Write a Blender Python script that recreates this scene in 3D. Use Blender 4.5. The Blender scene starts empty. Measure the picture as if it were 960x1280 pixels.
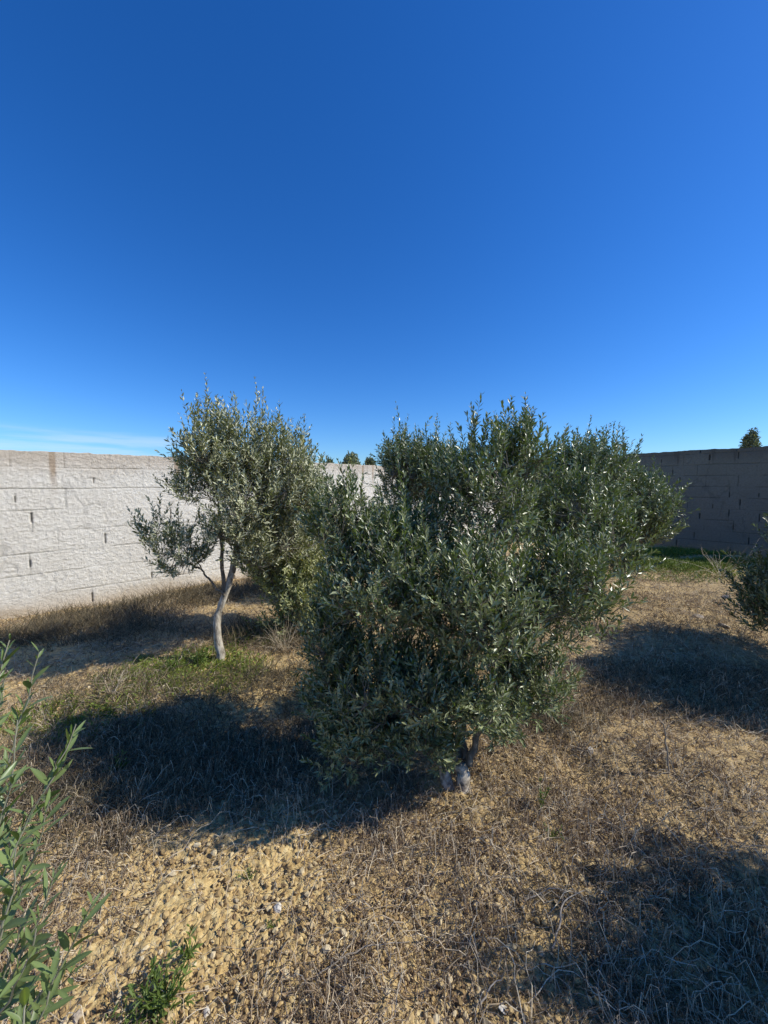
import bpy, math
import numpy as np
C = bpy.context.scene
COL = C.collection
R = math.radians
rng = np.random.default_rng(7)

# ------------------------------------------------------------------ camera
F_PX, EYE, PITCH = 481.0, 1.6, math.atan(35 / 481.0)
def ray(px, py):
    u, v = (px - 480) / F_PX, (640 - py) / F_PX
    c, s = math.cos(PITCH), math.sin(PITCH)
    return np.array([u, c + v * s, -s + v * c])
def at(px, py, Y):
    d = ray(px, py)
    return np.array([0, 0, EYE]) + d * (Y / d[1])
def onground(px, py):
    d = ray(px, py)
    p = np.array([0, 0, EYE]) + d * (EYE / -d[2])
    for _ in range(3):
        z = float(gh(np.array([p[0]]), np.array([p[1]]))[0])
        p = np.array([0, 0, EYE]) + d * ((EYE - z) / -d[2])
    return p
cam = bpy.data.cameras.new('camera'); co = bpy.data.objects.new('camera', cam); COL.objects.link(co)
cam.sensor_fit = 'VERTICAL'; cam.sensor_height = 36; cam.lens = 36 * F_PX / 1280
cam.clip_start = 0.02; cam.clip_end = 2000
co.location = (0, 0, EYE); co.rotation_euler = (math.pi / 2 - PITCH, 0, 0)
C.camera = co

# ------------------------------------------------------------------ noise
def _h(ix, iy, seed):
    h = (ix.astype(np.int64) * 374761393 + iy.astype(np.int64) * 668265263 + seed * 974634777) & 0xffffffff
    h = ((h ^ (h >> 13)) * 1274126177) & 0xffffffff
    h = h ^ (h >> 16)
    h = (h * 2246822519) & 0xffffffff
    return ((h ^ (h >> 15)) & 0xffffff) / float(0xffffff)
def vn(x, y, seed=0):
    ix, iy = np.floor(x), np.floor(y); fx, fy = x - ix, y - iy
    fx = fx * fx * (3 - 2 * fx); fy = fy * fy * (3 - 2 * fy)
    a, b = _h(ix, iy, seed), _h(ix + 1, iy, seed); c, d = _h(ix, iy + 1, seed), _h(ix + 1, iy + 1, seed)
    return (a + (b - a) * fx) * (1 - fy) + (c + (d - c) * fx) * fy
def fbm(x, y, seed=0, o=4, g=.5):
    s = np.zeros_like(x, dtype=float); a = 1; t = 0
    for i in range(o):
        s += a * vn(x * 2 ** i + 17.3 * i, y * 2 ** i - 9.1 * i, seed + i); t += a; a *= g
    return s / t
def worley(x, y, seed=0):
    ix, iy = np.floor(x), np.floor(y); best = np.full(x.shape, 9.)
    for dx in (-1, 0, 1):
        for dy in (-1, 0, 1):
            cx, cy = ix + dx, iy + dy
            px, py = cx + _h(cx, cy, seed), cy + _h(cx, cy, seed + 5)
            best = np.minimum(best, (x - px) ** 2 + (y - py) ** 2)
    return np.sqrt(best)
def sst(a, b, x):
    t = np.clip((x - a) / (b - a), 0, 1); return t * t * (3 - 2 * t)

def gh(x, y):          # gentle ground relief, shared by everything standing on it
    r = np.hypot(x, y)
    h = (fbm(x * .55, y * .55, 3, 3) - .5) * .16 + (fbm(x * 2.2, y * 2.2, 9, 2) - .5) * .07
    return h * (1 - sst(14, 40, r))

# region masks on the ground (world metres)
def blob(x, y, cx, cy, rx, ry, soft=.5):
    d = np.sqrt(((x - cx) / rx) ** 2 + ((y - cy) / ry) ** 2) + (fbm(x * 2.5, y * 2.5, 31, 3) - .5) * .9
    return 1 - sst(1 - soft, 1 + soft * .4, d)

# ------------------------------------------------------------------ mesh helpers
def mesh(name, V, faces, mat, parent=None, rnd=None, smooth=False, attrs=None):
    """faces: list of int arrays (n,3)/(n,4)"""
    me = bpy.data.meshes.new(name)
    V = np.asarray(V, dtype=np.float32)
    me.vertices.add(len(V)); me.vertices.foreach_set('co', V.ravel())
    faces = [np.asarray(f) for f in faces if len(f)]
    loops = np.concatenate([f.ravel() for f in faces]).astype(np.int32)
    sizes = np.concatenate([np.full(len(f), f.shape[1]) for f in faces]).astype(np.int32)
    starts = np.concatenate([[0], np.cumsum(sizes)[:-1]]).astype(np.int32)
    me.loops.add(len(loops)); me.loops.foreach_set('vertex_index', loops)
    me.polygons.add(len(sizes)); me.polygons.foreach_set('loop_start', starts)
    try: me.polygons.foreach_set('loop_total', sizes)
    except Exception: pass
    me.update(calc_edges=True)
    me.polygons.foreach_set('use_smooth', np.full(len(sizes), smooth))
    A = dict(attrs or {})
    if rnd is not None: A['rnd'] = rnd
    for k, v in A.items():
        a = me.attributes.new(k, 'FLOAT', 'POINT'); a.data.foreach_set('value', np.asarray(v, dtype=np.float32))
    me.materials.append(mat)
    o = bpy.data.objects.new(name, me); COL.objects.link(o)
    if parent is not None:
        o.parent = parent; o.matrix_parent_inverse = parent.matrix_world.inverted() if False else o.matrix_parent_inverse
        me.vertices.foreach_set('co', (V - np.array(parent.location, dtype=np.float32)).ravel()); me.update()
    return o
def tag(o, label=None, cat=None, group=None, kind=None):
    if label: o['label'] = label
    if cat: o['category'] = cat
    if group: o['group'] = group
    if kind: o['kind'] = kind
    return o
def thing(name, loc, label, cat, group=None):
    o = bpy.data.objects.new(name, None); COL.objects.link(o); o.location = [float(v) for v in loc]
    o.empty_display_size = .1
    return tag(o, label, cat, group)
def nrm(a): return a / np.maximum(np.linalg.norm(a, axis=-1, keepdims=True), 1e-9)

class Acc:
    def __init__(s): s.V = []; s.F3 = []; s.F4 = []; s.R = []; s.n = 0
    def add(s, V, F3=None, F4=None, Rn=None):
        V = V.reshape(-1, 3)
        if F3 is not None and len(F3): s.F3.append(np.asarray(F3) + s.n)
        if F4 is not None and len(F4): s.F4.append(np.asarray(F4) + s.n)
        s.V.append(V); s.R.append(np.zeros(len(V)) if Rn is None else Rn); s.n += len(V)
    def build(s, name, mat, parent=None, smooth=False):
        F = []
        if s.F3: F.append(np.concatenate(s.F3))
        if s.F4: F.append(np.concatenate(s.F4))
        return mesh(name, np.concatenate(s.V), F, mat, parent, np.concatenate(s.R), smooth)

def tubes(acc, P, rad, sides=3, rnd=None, rough=0.):
    """P (N,K,3) centre lines, rad (N,K)"""
    if sides >= 7:
        P = np.concatenate([P, P[:, -1:] + (P[:, -1:] - P[:, -2:-1]) * .02, ], 1); rad = np.concatenate([rad, rad[:, -1:] * .03], 1)
    N, K, _ = P.shape
    T = np.empty_like(P); T[:, 1:-1] = P[:, 2:] - P[:, :-2]; T[:, 0] = P[:, 1] - P[:, 0]; T[:, -1] = P[:, -1] - P[:, -2]
    T = nrm(T)
    ref = np.tile(np.array([.31, .17, .93]), (N, K, 1)); m = np.abs((T * ref).sum(-1)) > .9; ref[m] = [1, 0, 0]
    # keep one reference per strand for consistent frames
    ref[:] = ref[:, :1]
    A = nrm(np.cross(T, ref)); B = np.cross(T, A)
    an = np.arange(sides) * 2 * np.pi / sides
    rr = rad[:, :, None] * (1 + rough * (rng.random((N, K, sides)) - .5))
    V = P[:, :, None, :] + rr[..., None] * (A[:, :, None, :] * np.cos(an)[None, None, :, None] + B[:, :, None, :] * np.sin(an)[None, None, :, None])
    i = np.arange(N)[:, None, None] * K * sides; k = np.arange(K - 1)[None, :, None] * sides; s = np.arange(sides)[None, None, :]
    s2 = (s + 1) % sides
    F = np.stack([i + k + s, i + k + s2, i + k + sides + s2, i + k + sides + s], -1).reshape(-1, 4)
    r = np.zeros(N) if rnd is None else rnd
    acc.add(V, F4=F, Rn=np.repeat(r, K * sides))

def leaves(acc, B, D, Nn, L, W, rnd, fine=False, curl=.12):
    """leaf blades: base B, direction D, upper normal Nn, lengths L, widths W"""
    D = nrm(D); S = nrm(np.cross(D, Nn)); U = np.cross(S, D)
    L = L[:, None]; W = W[:, None]
    cu = (curl * (rng.random((len(B), 1)) * 1.6 - .5)) * L
    if not fine:
        m = B + D * L * .5 - U * cu * .4
        V = np.stack([B, m + S * W * .5 + U * W * .12, m - U * W * .12, m - S * W * .5 + U * W * .12, B + D * L * .98 - U * cu * 1.5], 1)
        n = len(B); b = np.arange(n)[:, None] * 5
        F = np.concatenate([b + [0, 2, 1], b + [0, 3, 2], b + [1, 2, 4], b + [2, 3, 4]])
        acc.add(V, F3=F, Rn=np.repeat(rnd, 5))
    else:
        def c(t, w): 
            m = B + D * L * t - U * cu * t * t * 1.6
            return [m + S * W * w * .5 + U * W * w * .16, m - U * W * .03, m - S * W * w * .5 + U * W * w * .16]
        rows = [[B]] + [c(.12, .35), c(.3, .85), c(.52, 1.), c(.74, .78), c(.9, .38)] + [[B + D * L - U * cu * 1.7]]
        V = np.stack([p for r_ in rows for p in r_], 1); n = len(B); k = V.shape[1]; b = np.arange(n)[:, None] * k
        F3 = [b + [0, 2, 1], b + [0, 3, 2], b + [k - 4, k - 3, k - 1], b + [k - 3, k - 2, k - 1]]
        F4 = []
        for q in range(4):
            o0 = 1 + q * 3
            F4 += [b + [o0, o0 + 1, o0 + 4, o0 + 3], b + [o0 + 1, o0 + 2, o0 + 5, o0 + 4]]
        rv = np.repeat(rnd[:, None], k, 1); rv[:, [2, 5, 8, 11, 14]] += .4; acc.add(V, F3=np.concatenate(F3), F4=np.concatenate(F4), Rn=np.clip(rv, 0, 1).ravel())

# ------------------------------------------------------------------ materials
def newmat(name):
    m = bpy.data.materials.new(name); m.use_nodes = True; nt = m.node_tree
    b = nt.nodes['Principled BSDF']; out = nt.nodes['Material Output']
    return m, nt, b, out
def N(nt, t, **kw):
    n = nt.nodes.new(t)
    for k, v in kw.items():
        if k.startswith('i_'): n.inputs[k[2:].replace('_', ' ')].default_value = v
        else: setattr(n, k, v)
    return n
def attr(nt, name): return N(nt, 'ShaderNodeAttribute', attribute_name=name).outputs['Fac']
def ramp(nt, fac, stops, interp='LINEAR'):
    r = N(nt, 'ShaderNodeValToRGB'); e = r.color_ramp.elements; r.color_ramp.interpolation = interp
    while len(e) < len(stops): e.new(.5)
    for i, (p, c) in enumerate(stops): e[i].position = p; e[i].color = (*c, 1)
    nt.links.new(fac, r.inputs[0]); return r.outputs[0]
def mixc(nt, fac, a, b, mode='MIX'):
    m = N(nt, 'ShaderNodeMix', data_type='RGBA', blend_type=mode)
    for sock, v in ((m.inputs[0], fac), (m.inputs[6], a), (m.inputs[7], b)):
        if isinstance(v, (int, float)): sock.default_value = v
        elif isinstance(v, tuple): sock.default_value = (*v, 1)
        else: nt.links.new(v, sock)
    return m.outputs[2]
def noise(nt, scale, detail=4, rough=.55, vec=None, dist=0.):
    n = N(nt, 'ShaderNodeTexNoise'); n.inputs['Scale'].default_value = scale; n.inputs['Detail'].default_value = detail
    n.inputs['Roughness'].default_value = rough; n.inputs['Distortion'].default_value = dist
    if vec is None: vec = N(nt, 'ShaderNodeTexCoord').outputs['Object']
    nt.links.new(vec, n.inputs['Vector']); return n.outputs['Fac']
def bump(nt, h, strength, dist, bsdf, prev=None):
    b = N(nt, 'ShaderNodeBump'); b.inputs['Strength'].default_value = strength; b.inputs['Distance'].default_value = dist
    nt.links.new(h, b.inputs['Height'])
    if prev is not None: nt.links.new(prev, b.inputs['Normal'])
    nt.links.new(b.outputs[0], bsdf.inputs['Normal']); return b.outputs[0]

def leaf_mat(name, top, under, rough=.42, spec=.5, trans=.12):
    m, nt, b, out = newmat(name)
    r = attr(nt, 'rnd')
    tcol = ramp(nt, r, [(0, tuple(c * .55 for c in top)), (.5, top), (.88, tuple(c * f for c, f in zip(top, (1.7, 1.5, 1.1)))), (1, tuple(c * f for c, f in zip(top, (3.2, 2.4, 1.3))))])
    ucol = ramp(nt, r, [(0, tuple(c * .7 for c in under)), (1, tuple(c * 1.25 for c in under))])
    g = N(nt, 'ShaderNodeNewGeometry')
    nt.links.new(mixc(nt, g.outputs['Backfacing'], tcol, ucol), b.inputs['Base Color'])
    b.inputs['Roughness'].default_value = rough; b.inputs['Specular IOR Level'].default_value = spec
    tr = N(nt, 'ShaderNodeBsdfTranslucent'); nt.links.new(mixc(nt, .5, tcol, (.22, .3, .04)), tr.inputs[0])
    mx = N(nt, 'ShaderNodeMixShader'); mx.inputs[0].default_value = trans
    nt.links.new(b.outputs[0], mx.inputs[1]); nt.links.new(tr.outputs[0], mx.inputs[2]); nt.links.new(mx.outputs[0], out.inputs[0])
    return m
M = {}
M['leaf'] = leaf_mat('olive_leaf', (.068, .118, .024), (.34, .37, .18), .38, 1.0, .2)
M['leaf_grey'] = leaf_mat('olive_leaf_grey', (.20, .225, .085), (.55, .55, .34), .42, .7, .22)
M['leaf_pale'] = leaf_mat('olive_leaf_pale', (.28, .32, .09), (.55, .56, .28), .45, .6, .3)
M['leaf_near'] = leaf_mat('olive_leaf_near', (.075, .14, .028), (.18, .24, .085), .36, .5, .25)
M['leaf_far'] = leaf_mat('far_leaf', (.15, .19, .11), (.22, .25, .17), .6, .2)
M['weed'] = leaf_mat('weed_leaf', (.10, .17, .025), (.15, .21, .05), .5, .35, .25)
M['grass'] = leaf_mat('green_grass', (.16, .22, .03), (.2, .25, .05), .55, .3, .25)

def bark():
    m, nt, b, out = newmat('olive_bark')
    tc = N(nt, 'ShaderNodeTexCoord').outputs['Object']
    mp = N(nt, 'ShaderNodeMapping'); nt.links.new(tc, mp.inputs[0]); mp.inputs['Scale'].default_value = (1, 1, .35)
    n = noise(nt, 45, 6, .65, mp.outputs[0]); n2 = noise(nt, 9, 3, .5)
    c = ramp(nt, n, [(.3, (.05, .04, .03)), (.5, (.17, .14, .105)), (.72, (.33, .29, .23))])
    c = mixc(nt, n2, c, mixc(nt, .5, c, (.12, .11, .075)))
    nt.links.new(c, b.inputs['Base Color']); b.inputs['Roughness'].default_value = .9
    bump(nt, n, .9, .008, b); return m
def whitebark():
    m, nt, b, out = newmat('limewashed_bark')
    n = noise(nt, 30, 6, .6)
    c = ramp(nt, n, [(.36, (.10, .08, .055)), (.48, (.34, .29, .22)), (.66, (.62, .56, .46))])
    nt.links.new(c, b.inputs['Base Color']); b.inputs['Roughness'].default_value = .9
    bump(nt, n, .8, .006, b); return m
def twig_mat(name, stops, rough=.8):
    m, nt, b, out = newmat(name)
    c = ramp(nt, attr(nt, 'rnd'), stops)
    c = mixc(nt, noise(nt, 60, 2), mixc(nt, .55, c, (.05, .04, .03)), c)
    nt.links.new(c, b.inputs['Base Color']); b.inputs['Roughness'].default_value = rough; b.inputs['Specular IOR Level'].default_value = .3
    return m
M['bark'] = bark()
def palebark():
    m, nt, b, out = newmat('pale_olive_bark')
    tc = N(nt, 'ShaderNodeTexCoord').outputs['Object']; mp = N(nt, 'ShaderNodeMapping'); nt.links.new(tc, mp.inputs[0]); mp.inputs['Scale'].default_value = (1, 1, .4)
    n = noise(nt, 40, 6, .65, mp.outputs[0]); c = ramp(nt, n, [(.34, (.12, .10, .07)), (.5, (.40, .35, .27)), (.7, (.62, .57, .46))])
    nt.links.new(c, b.inputs['Base Color']); b.inputs['Roughness'].default_value = .9; bump(nt, n, .9, .008, b); return m
M['pale_bark'] = palebark(); M['limewash'] = whitebark()
M['twig'] = twig_mat('olive_twig', [(0, (.13, .115, .085)), (1, (.30, .28, .22))])
M['shoot'] = twig_mat('young_shoot', [(0, (.30, .30, .20)), (1, (.42, .41, .3))])
M['straw'] = twig_mat('dry_straw', [(0, (.16, .105, .06)), (.3, (.36, .25, .15)), (.6, (.64, .495, .32)), (.92, (.82, .69, .48)), (1, (.88, .76, .54))], .7)
M['hay'] = twig_mat('dry_grass', [(0, (.07, .06, .03)), (.5, (.20, .155, .085)), (1, (.46, .37, .22))], .7)
M['litter'] = twig_mat('leaf_litter', [(0, (.10, .065, .03)), (.35, (.25, .155, .075)), (.7, (.46, .31, .15)), (1, (.70, .53, .30))], .7)
M['clod'] = twig_mat('soil_clod', [(0, (.34, .22, .09)), (.5, (.66, .46, .20)), (.9, (.80, .62, .33)), (1, (.84, .7, .45))], .95)
M['deadwood'] = twig_mat('dead_wood', [(0, (.3, .25, .19)), (1, (.5, .44, .36))], .85)

def ground_mat():
    m, nt, b, out = newmat('sandy_soil')
    n1 = noise(nt, 1.1, 5, .6); n2 = noise(nt, 34, 6, .7); n3 = noise(nt, 150, 3, .6)
    soil = ramp(nt, n2, [(.3, (.40, .26, .105)), (.5, (.71, .52, .22)), (.68, (.85, .69, .36))])
    soil = mixc(nt, n1, soil, mixc(nt, .45, soil, (.33, .21, .10)))
    cov = attr(nt, 'cover'); lit = ramp(nt, n3, [(.35, (.14, .095, .055)), (.6, (.40, .29, .18))])
    c = mixc(nt, cov, soil, mixc(nt, .45, soil, lit))
    gr = attr(nt, 'green'); c = mixc(nt, gr, c, (.09, .10, .03))
    cav_shade = attr(nt, 'cavity_shade'); c = mixc(nt, cav_shade, c, mixc(nt, .6, c, (.06, .04, .025)))  # shade in the soil's hollows painted in as darker colour
    nt.links.new(c, b.inputs['Base Color']); b.inputs['Roughness'].default_value = .95; b.inputs['Specular IOR Level'].default_value = .15
    p = bump(nt, n2, .8, .012, b); bump(nt, n3, .7, .004, b, p); return m
M['ground'] = ground_mat()

def wall_mat(name, light, dark, stain, streak):
    m, nt, b, out = newmat(name)
    tc = N(nt, 'ShaderNodeTexCoord').outputs['Object']
    n1 = noise(nt, 1.6, 5, .6); n2 = noise(nt, 30, 8, .75, dist=.6); n3 = noise(nt, 140, 4, .7)
    c = ramp(nt, n2, [(.3, dark), (.5, light), (.75, tuple(min(1, v * 1.12) for v in light))])
    c = mixc(nt, ramp(nt, n1, [(.4, (0, 0, 0)), (.7, (.55, .55, .55))]), c, stain)
    j = attr(nt, 'joint'); c = mixc(nt, j, c, tuple(v * .45 for v in dark))
    tp = attr(nt, 'topstain'); c = mixc(nt, tp, c, streak)
    bs = attr(nt, 'basestain'); c = mixc(nt, bs, c, (.40, .29, .16))
    nt.links.new(c, b.inputs['Base Color']); b.inputs['Roughness'].default_value = .93; b.inputs['Specular IOR Level'].default_value = .2
    p = bump(nt, n2, 1., .022, b); bump(nt, n3, .9, .006, b, p); return m
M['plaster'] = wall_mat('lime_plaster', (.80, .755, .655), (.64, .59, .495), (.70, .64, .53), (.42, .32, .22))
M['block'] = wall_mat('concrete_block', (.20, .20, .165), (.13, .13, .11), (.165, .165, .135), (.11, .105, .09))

# ------------------------------------------------------------------ walls
def g0(px, py):
    d = ray(px, py); return (np.array([0, 0, EYE]) + d * (EYE / -d[2]))[:2]
PL = g0(0, 775); dirL = nrm(np.array([(1000 - 480) / F_PX, 1.0]))
PR = g0(827, 682); dirR = nrm(np.array([-(480 - 103) / F_PX, 1.0]))
A_ = np.array([dirL, -dirR]).T; tL, tR = np.linalg.solve(A_, PR - PL)
CORNER = PL + dirL * tL

def wall(name, start, end, H, mat, seed, label, course=.262, blk=.5, rough=1., slot=.4, hvar=None, slots_d=.03):
    start, end = np.asarray(start, float), np.asarray(end, float)
    Ln = float(np.linalg.norm(end - start)); t = (end - start) / Ln
    nr = np.array([t[1], -t[0]])               # towards the yard
    mid = (start + end) / 2
    if np.dot(nr, -mid) < 0: nr = -nr
    ns = int(Ln / .0115); nz = int(H / .0075)
    s = np.linspace(0, Ln, ns + 1); zz = np.linspace(-.15, 1, nz + 1)
    S, Z = np.meshgrid(s, np.linspace(0, 1, nz + 1), indexing='ij')
    top = H + (fbm(s * 1.3, s * 0, seed + 3, 3) - .5) * .035 + (fbm(s * 9, s * 0, seed + 4, 3) - .5) * .025
    if hvar is not None: top = top + hvar(s)
    Zw = -.2 + Z * (top[:, None] + .2)
    warp = (fbm(S * 1.2, Zw * 1.2, seed + 1, 2) - .5) * .06
    rowf = (Zw + .03 + warp * .4) / course; row = np.floor(rowf)
    off = (row % 2) * .5 + _h(row, row * 0, seed + 11) * .45 + (vn(S * .9, row * 7.7, seed + 12) - .5) * .35
    colf = S / blk + off; cl = np.floor(colf)
    dz = np.abs(rowf - np.round(rowf)) * course; ds = np.abs(colf - np.round(colf)) * blk
    mh = .12 + .62 * sst(.34, .56, fbm(S * 2.2, Zw * 5, seed + 20, 3)); 
    jid = np.round(colf)
    hasv = (_h(jid, row, seed + 30) < slot).astype(float)
    vtop = _h(jid, row, seed + 31) * .45; vlen = .2 + .4 * _h(jid, row, seed + 32); fz = rowf - row
    vmask = hasv * sst(vtop - .05, vtop + .06, fz) * (1 - sst(vtop + vlen, vtop + vlen + .08, fz))
    vfaint = .2 + .8 * sst(.45, .7, fbm(S * 3, Zw * 3, seed + 23, 2))
    wv = .004 + .008 * _h(jid, row, seed + 33)
    gH = (1 - sst(.002, .012, dz)) * mh; gV = (1 - sst(wv * .7, wv * 1.3, ds)) * vmask; gF = (1 - sst(.002, .009, ds)) * vfaint * .9
    rd = fbm(S * 9, Zw * 11, seed + 40, 4)
    ridg = 1 - np.abs(2 * fbm(S * 12 + warp * 20, Zw * 15, seed + 50, 3) - 1)
    smear = sst(.80, .97, ridg) * sst(.3, .6, fbm(S * 2, Zw * 2, seed + 60, 2))
    D = ((rd - .5) * .006 + smear * .003 + (fbm(S * 35, Zw * 45, seed + 70, 3) - .5) * .009 + (_h(cl, row, seed + 80) - .5) * .006) * rough
    D = D - gH * .009 - gV * slots_d - gF * .006
    crack = (1 - sst(.012, .035, np.abs(fbm(S * 2.6, Zw * 2.6, seed + 66, 4) - .5))) * sst(.5, .62, fbm(S * 1.5, Zw * 1.5, seed + 67, 2))
    D = D - crack * .004
    joint = np.clip(gH * .8 + gV * 1.4 + gF * .8 + crack * .2, 0, 1)
    fromtop = top[:, None] - Zw
    tops = (1 - sst(.02, .34, fromtop + (fbm(S * 2, Zw * .7, seed + 90, 3) - .5) * .3)) * .55
    stre = sst(.66, .80, fbm(S * 7, Zw * .6, seed + 91, 3)) * (1 - sst(.15, .6, fromtop))
    tops = np.clip(tops + stre * .9, 0, .95)
    bs = (1 - sst(.0, .28, Zw + (fbm(S * 2, Zw * 3, seed + 92, 3) - .5) * .25)) * .6
    X = start[0] + t[0] * S + nr[0] * D; Y = start[1] + t[1] * S + nr[1] * D
    V = np.stack([X, Y, Zw], -1)
    rows = [V]; at_ = [(joint, tops, bs)]
    th = .2
    for q in (.25, .6, 1.0):                       # top of the wall, then the plain back
        e = (fbm(s * 14, s * 0 + q * 7, seed + 95, 3) - .5) * .02
        Vt = np.stack([start[0] + t[0] * s - nr[0] * th * q, start[1] + t[1] * s - nr[1] * th * q, top + e], -1)[:, None]
        rows.append(Vt); at_.append((np.zeros((ns + 1, 1)), np.full((ns + 1, 1), .5), np.zeros((ns + 1, 1))))
    for zf in (.6, 0):
        Vt = np.stack([start[0] + t[0] * s - nr[0] * th, start[1] + t[1] * s - nr[1] * th, top * zf - .2 * (zf == 0)], -1)[:, None]
        rows.append(Vt); at_.append((np.zeros((ns + 1, 1)),) * 3)
    V = np.concatenate(rows, 1); n1, n2 = V.shape[:2]
    i = np.arange(n1 - 1)[:, None] * n2; j = np.arange(n2 - 1)[None]
    F = np.stack([i + j, i + n2 + j, i + n2 + j + 1, i + j + 1], -1).reshape(-1, 4)
    if np.cross(t, nr) > 0: F = F[:, ::-1]
    A = {k: np.concatenate([a[q] for a in at_], 1).ravel() for q, k in enumerate(('joint', 'topstain', 'basestain'))}
    # end caps
    e0 = np.arange(n2); Fc = []
    o = mesh(name, V.reshape(-1, 3), [F], mat, None, None, True, A)
    return tag(o, label, 'wall')

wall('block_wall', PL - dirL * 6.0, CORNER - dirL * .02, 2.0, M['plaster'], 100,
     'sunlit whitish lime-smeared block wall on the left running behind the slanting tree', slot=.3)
def hv(s):   # a course missing near the far corner
    return -.03 * (1 - sst(2.9, 3.0, s))
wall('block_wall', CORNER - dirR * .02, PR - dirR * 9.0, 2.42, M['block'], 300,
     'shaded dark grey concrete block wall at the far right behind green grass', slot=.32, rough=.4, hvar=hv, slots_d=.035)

# ------------------------------------------------------------------ ground sheet
def cover(x, y):      # how much dry litter covers the soil
    c = fbm(x * 1.6, y * 1.6, 200, 3)
    c = sst(.38, .62, c) * .55
    right = sst(.15, .9, x - .12 * (y - 1.5)) * sst(.65, .95, y) * (1 - sst(4.2, 5.6, y) * .6)
    back = sst(3.0, 4.0, y) * .55; back = np.maximum(back, .85 * blob(x, y, -.75, 2.0, 1.25, .5))  # blob: weed cover in the central bush's shadow, also darkening that shade by colour
    return np.clip(c + right * .7 + back, 0, 1)
GREEN = [(*g0(235, 845), .75, .45), (*g0(870, 706), 1.9, .5), (*g0(330, 800), .35, .3), (*g0(100, 905), .5, .25)]
def greenm(x, y):
    g = np.zeros_like(x)
    for cx, cy, rx, ry in GREEN: g = np.maximum(g, blob(x, y, cx, cy, rx, ry))
    return g

ang = np.concatenate([np.linspace(-180, -62, 60)[:-1], np.linspace(-62, 62, 620), np.linspace(62, 180, 60)[1:-1]])
rad = [.25]
while rad[-1] < 600: rad.append(rad[-1] * (1.0048 if rad[-1] < 6 else 1.008 if rad[-1] < 14 else 1.06))
rad = np.array(rad)
Rr, Aa = np.meshgrid(rad, R(1) * ang, indexing='ij')
gx, gy = Rr * np.sin(Aa), Rr * np.cos(Aa)
nearw = 1 - sst(6, 14, Rr)
w1 = worley(gx * 34, gy * 34, 400); w2 = worley(gx * 75, gy * 75, 410)
cl1 = sst(.4, .7, fbm(gx * 6, gy * 6, 420, 2))
micro = (np.clip(.55 - w1, 0, 1) * .019 * cl1 + np.clip(.5 - w2, 0, 1) * .014 + (fbm(gx * 14, gy * 14, 430, 4) - .5) * .030 + (fbm(gx * 60, gy * 60, 440, 2) - .5) * .010)
gz = gh(gx, gy) + (micro) * nearw
cavity_shade = np.clip(sst(.6, .95, w2) * .3 + sst(.0, -.012, (fbm(gx * 14, gy * 14, 430, 4) - .5) * .035 + .004) * .5, 0, 1) * nearw  # mask for shade painted between clods and in low spots
V = np.stack([gx, gy, gz], -1).reshape(-1, 3)
n1, n2 = Rr.shape
i = np.arange(n1 - 1)[:, None] * n2; j = np.arange(n2)[None]; j2 = (j + 1) % n2
F = np.stack([i + j, i + j2, i + n2 + j2, i + n2 + j], -1).reshape(-1, 4)[:, ::-1]
V = np.concatenate([V, [[0, 0, float(gz[0].mean())]]]); cidx = len(V) - 1
F3 = np.stack([np.arange(n2), (np.arange(n2) + 1) % n2, np.full(n2, cidx)], -1)
cov = np.append(cover(gx, gy).ravel(), 0); grn = np.append((greenm(gx, gy) * .55).ravel(), 0)
go = mesh('ground', V, [F, F3[:, ::-1]], M['ground'], None, None, True, {'cover': cov, 'green': grn, 'cavity_shade': np.append(cavity_shade.ravel(), 0)})
tag(go, 'dry sandy yellow soil of the olive yard', 'ground', kind='structure')
# make sure the sheet faces up
if go.data.polygons[len(F) // 2].normal.z < 0: go.data.flip_normals()

# ------------------------------------------------------------------ scatter helpers
def sample_ground(n, dmin=.9, dmax=10, power=1.6, amax=50):
    """positions with density falling with distance"""
    u = rng.random(n)
    if power == 1: d = dmin + (dmax - dmin) * u
    else:
        e = 2 - power      # pdf of radius ~ r^(1-power)
        d = (dmin ** e + (dmax ** e - dmin ** e) * u) ** (1 / e) if abs(e) > 1e-3 else dmin * (dmax / dmin) ** u
    a = np.radians(rng.uniform(-amax, amax, n))
    return d * np.sin(a), d * np.cos(a)
def inyard(x, y, m=.05):
    nL = np.array([dirL[1], -dirL[0]]); nR = -np.array([dirR[1], -dirR[0]])
    a = (x - PL[0]) * nL[0] + (y - PL[1]) * nL[1]
    b = (x - PR[0]) * nR[0] + (y - PR[1]) * nR[1]
    sb = 1 if nR @ (np.zeros(2) - PR) > 0 else -1
    sa = 1 if nL @ (np.zeros(2) - PL) > 0 else -1
    return (a * sa > m) & (b * sb > m)

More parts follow.
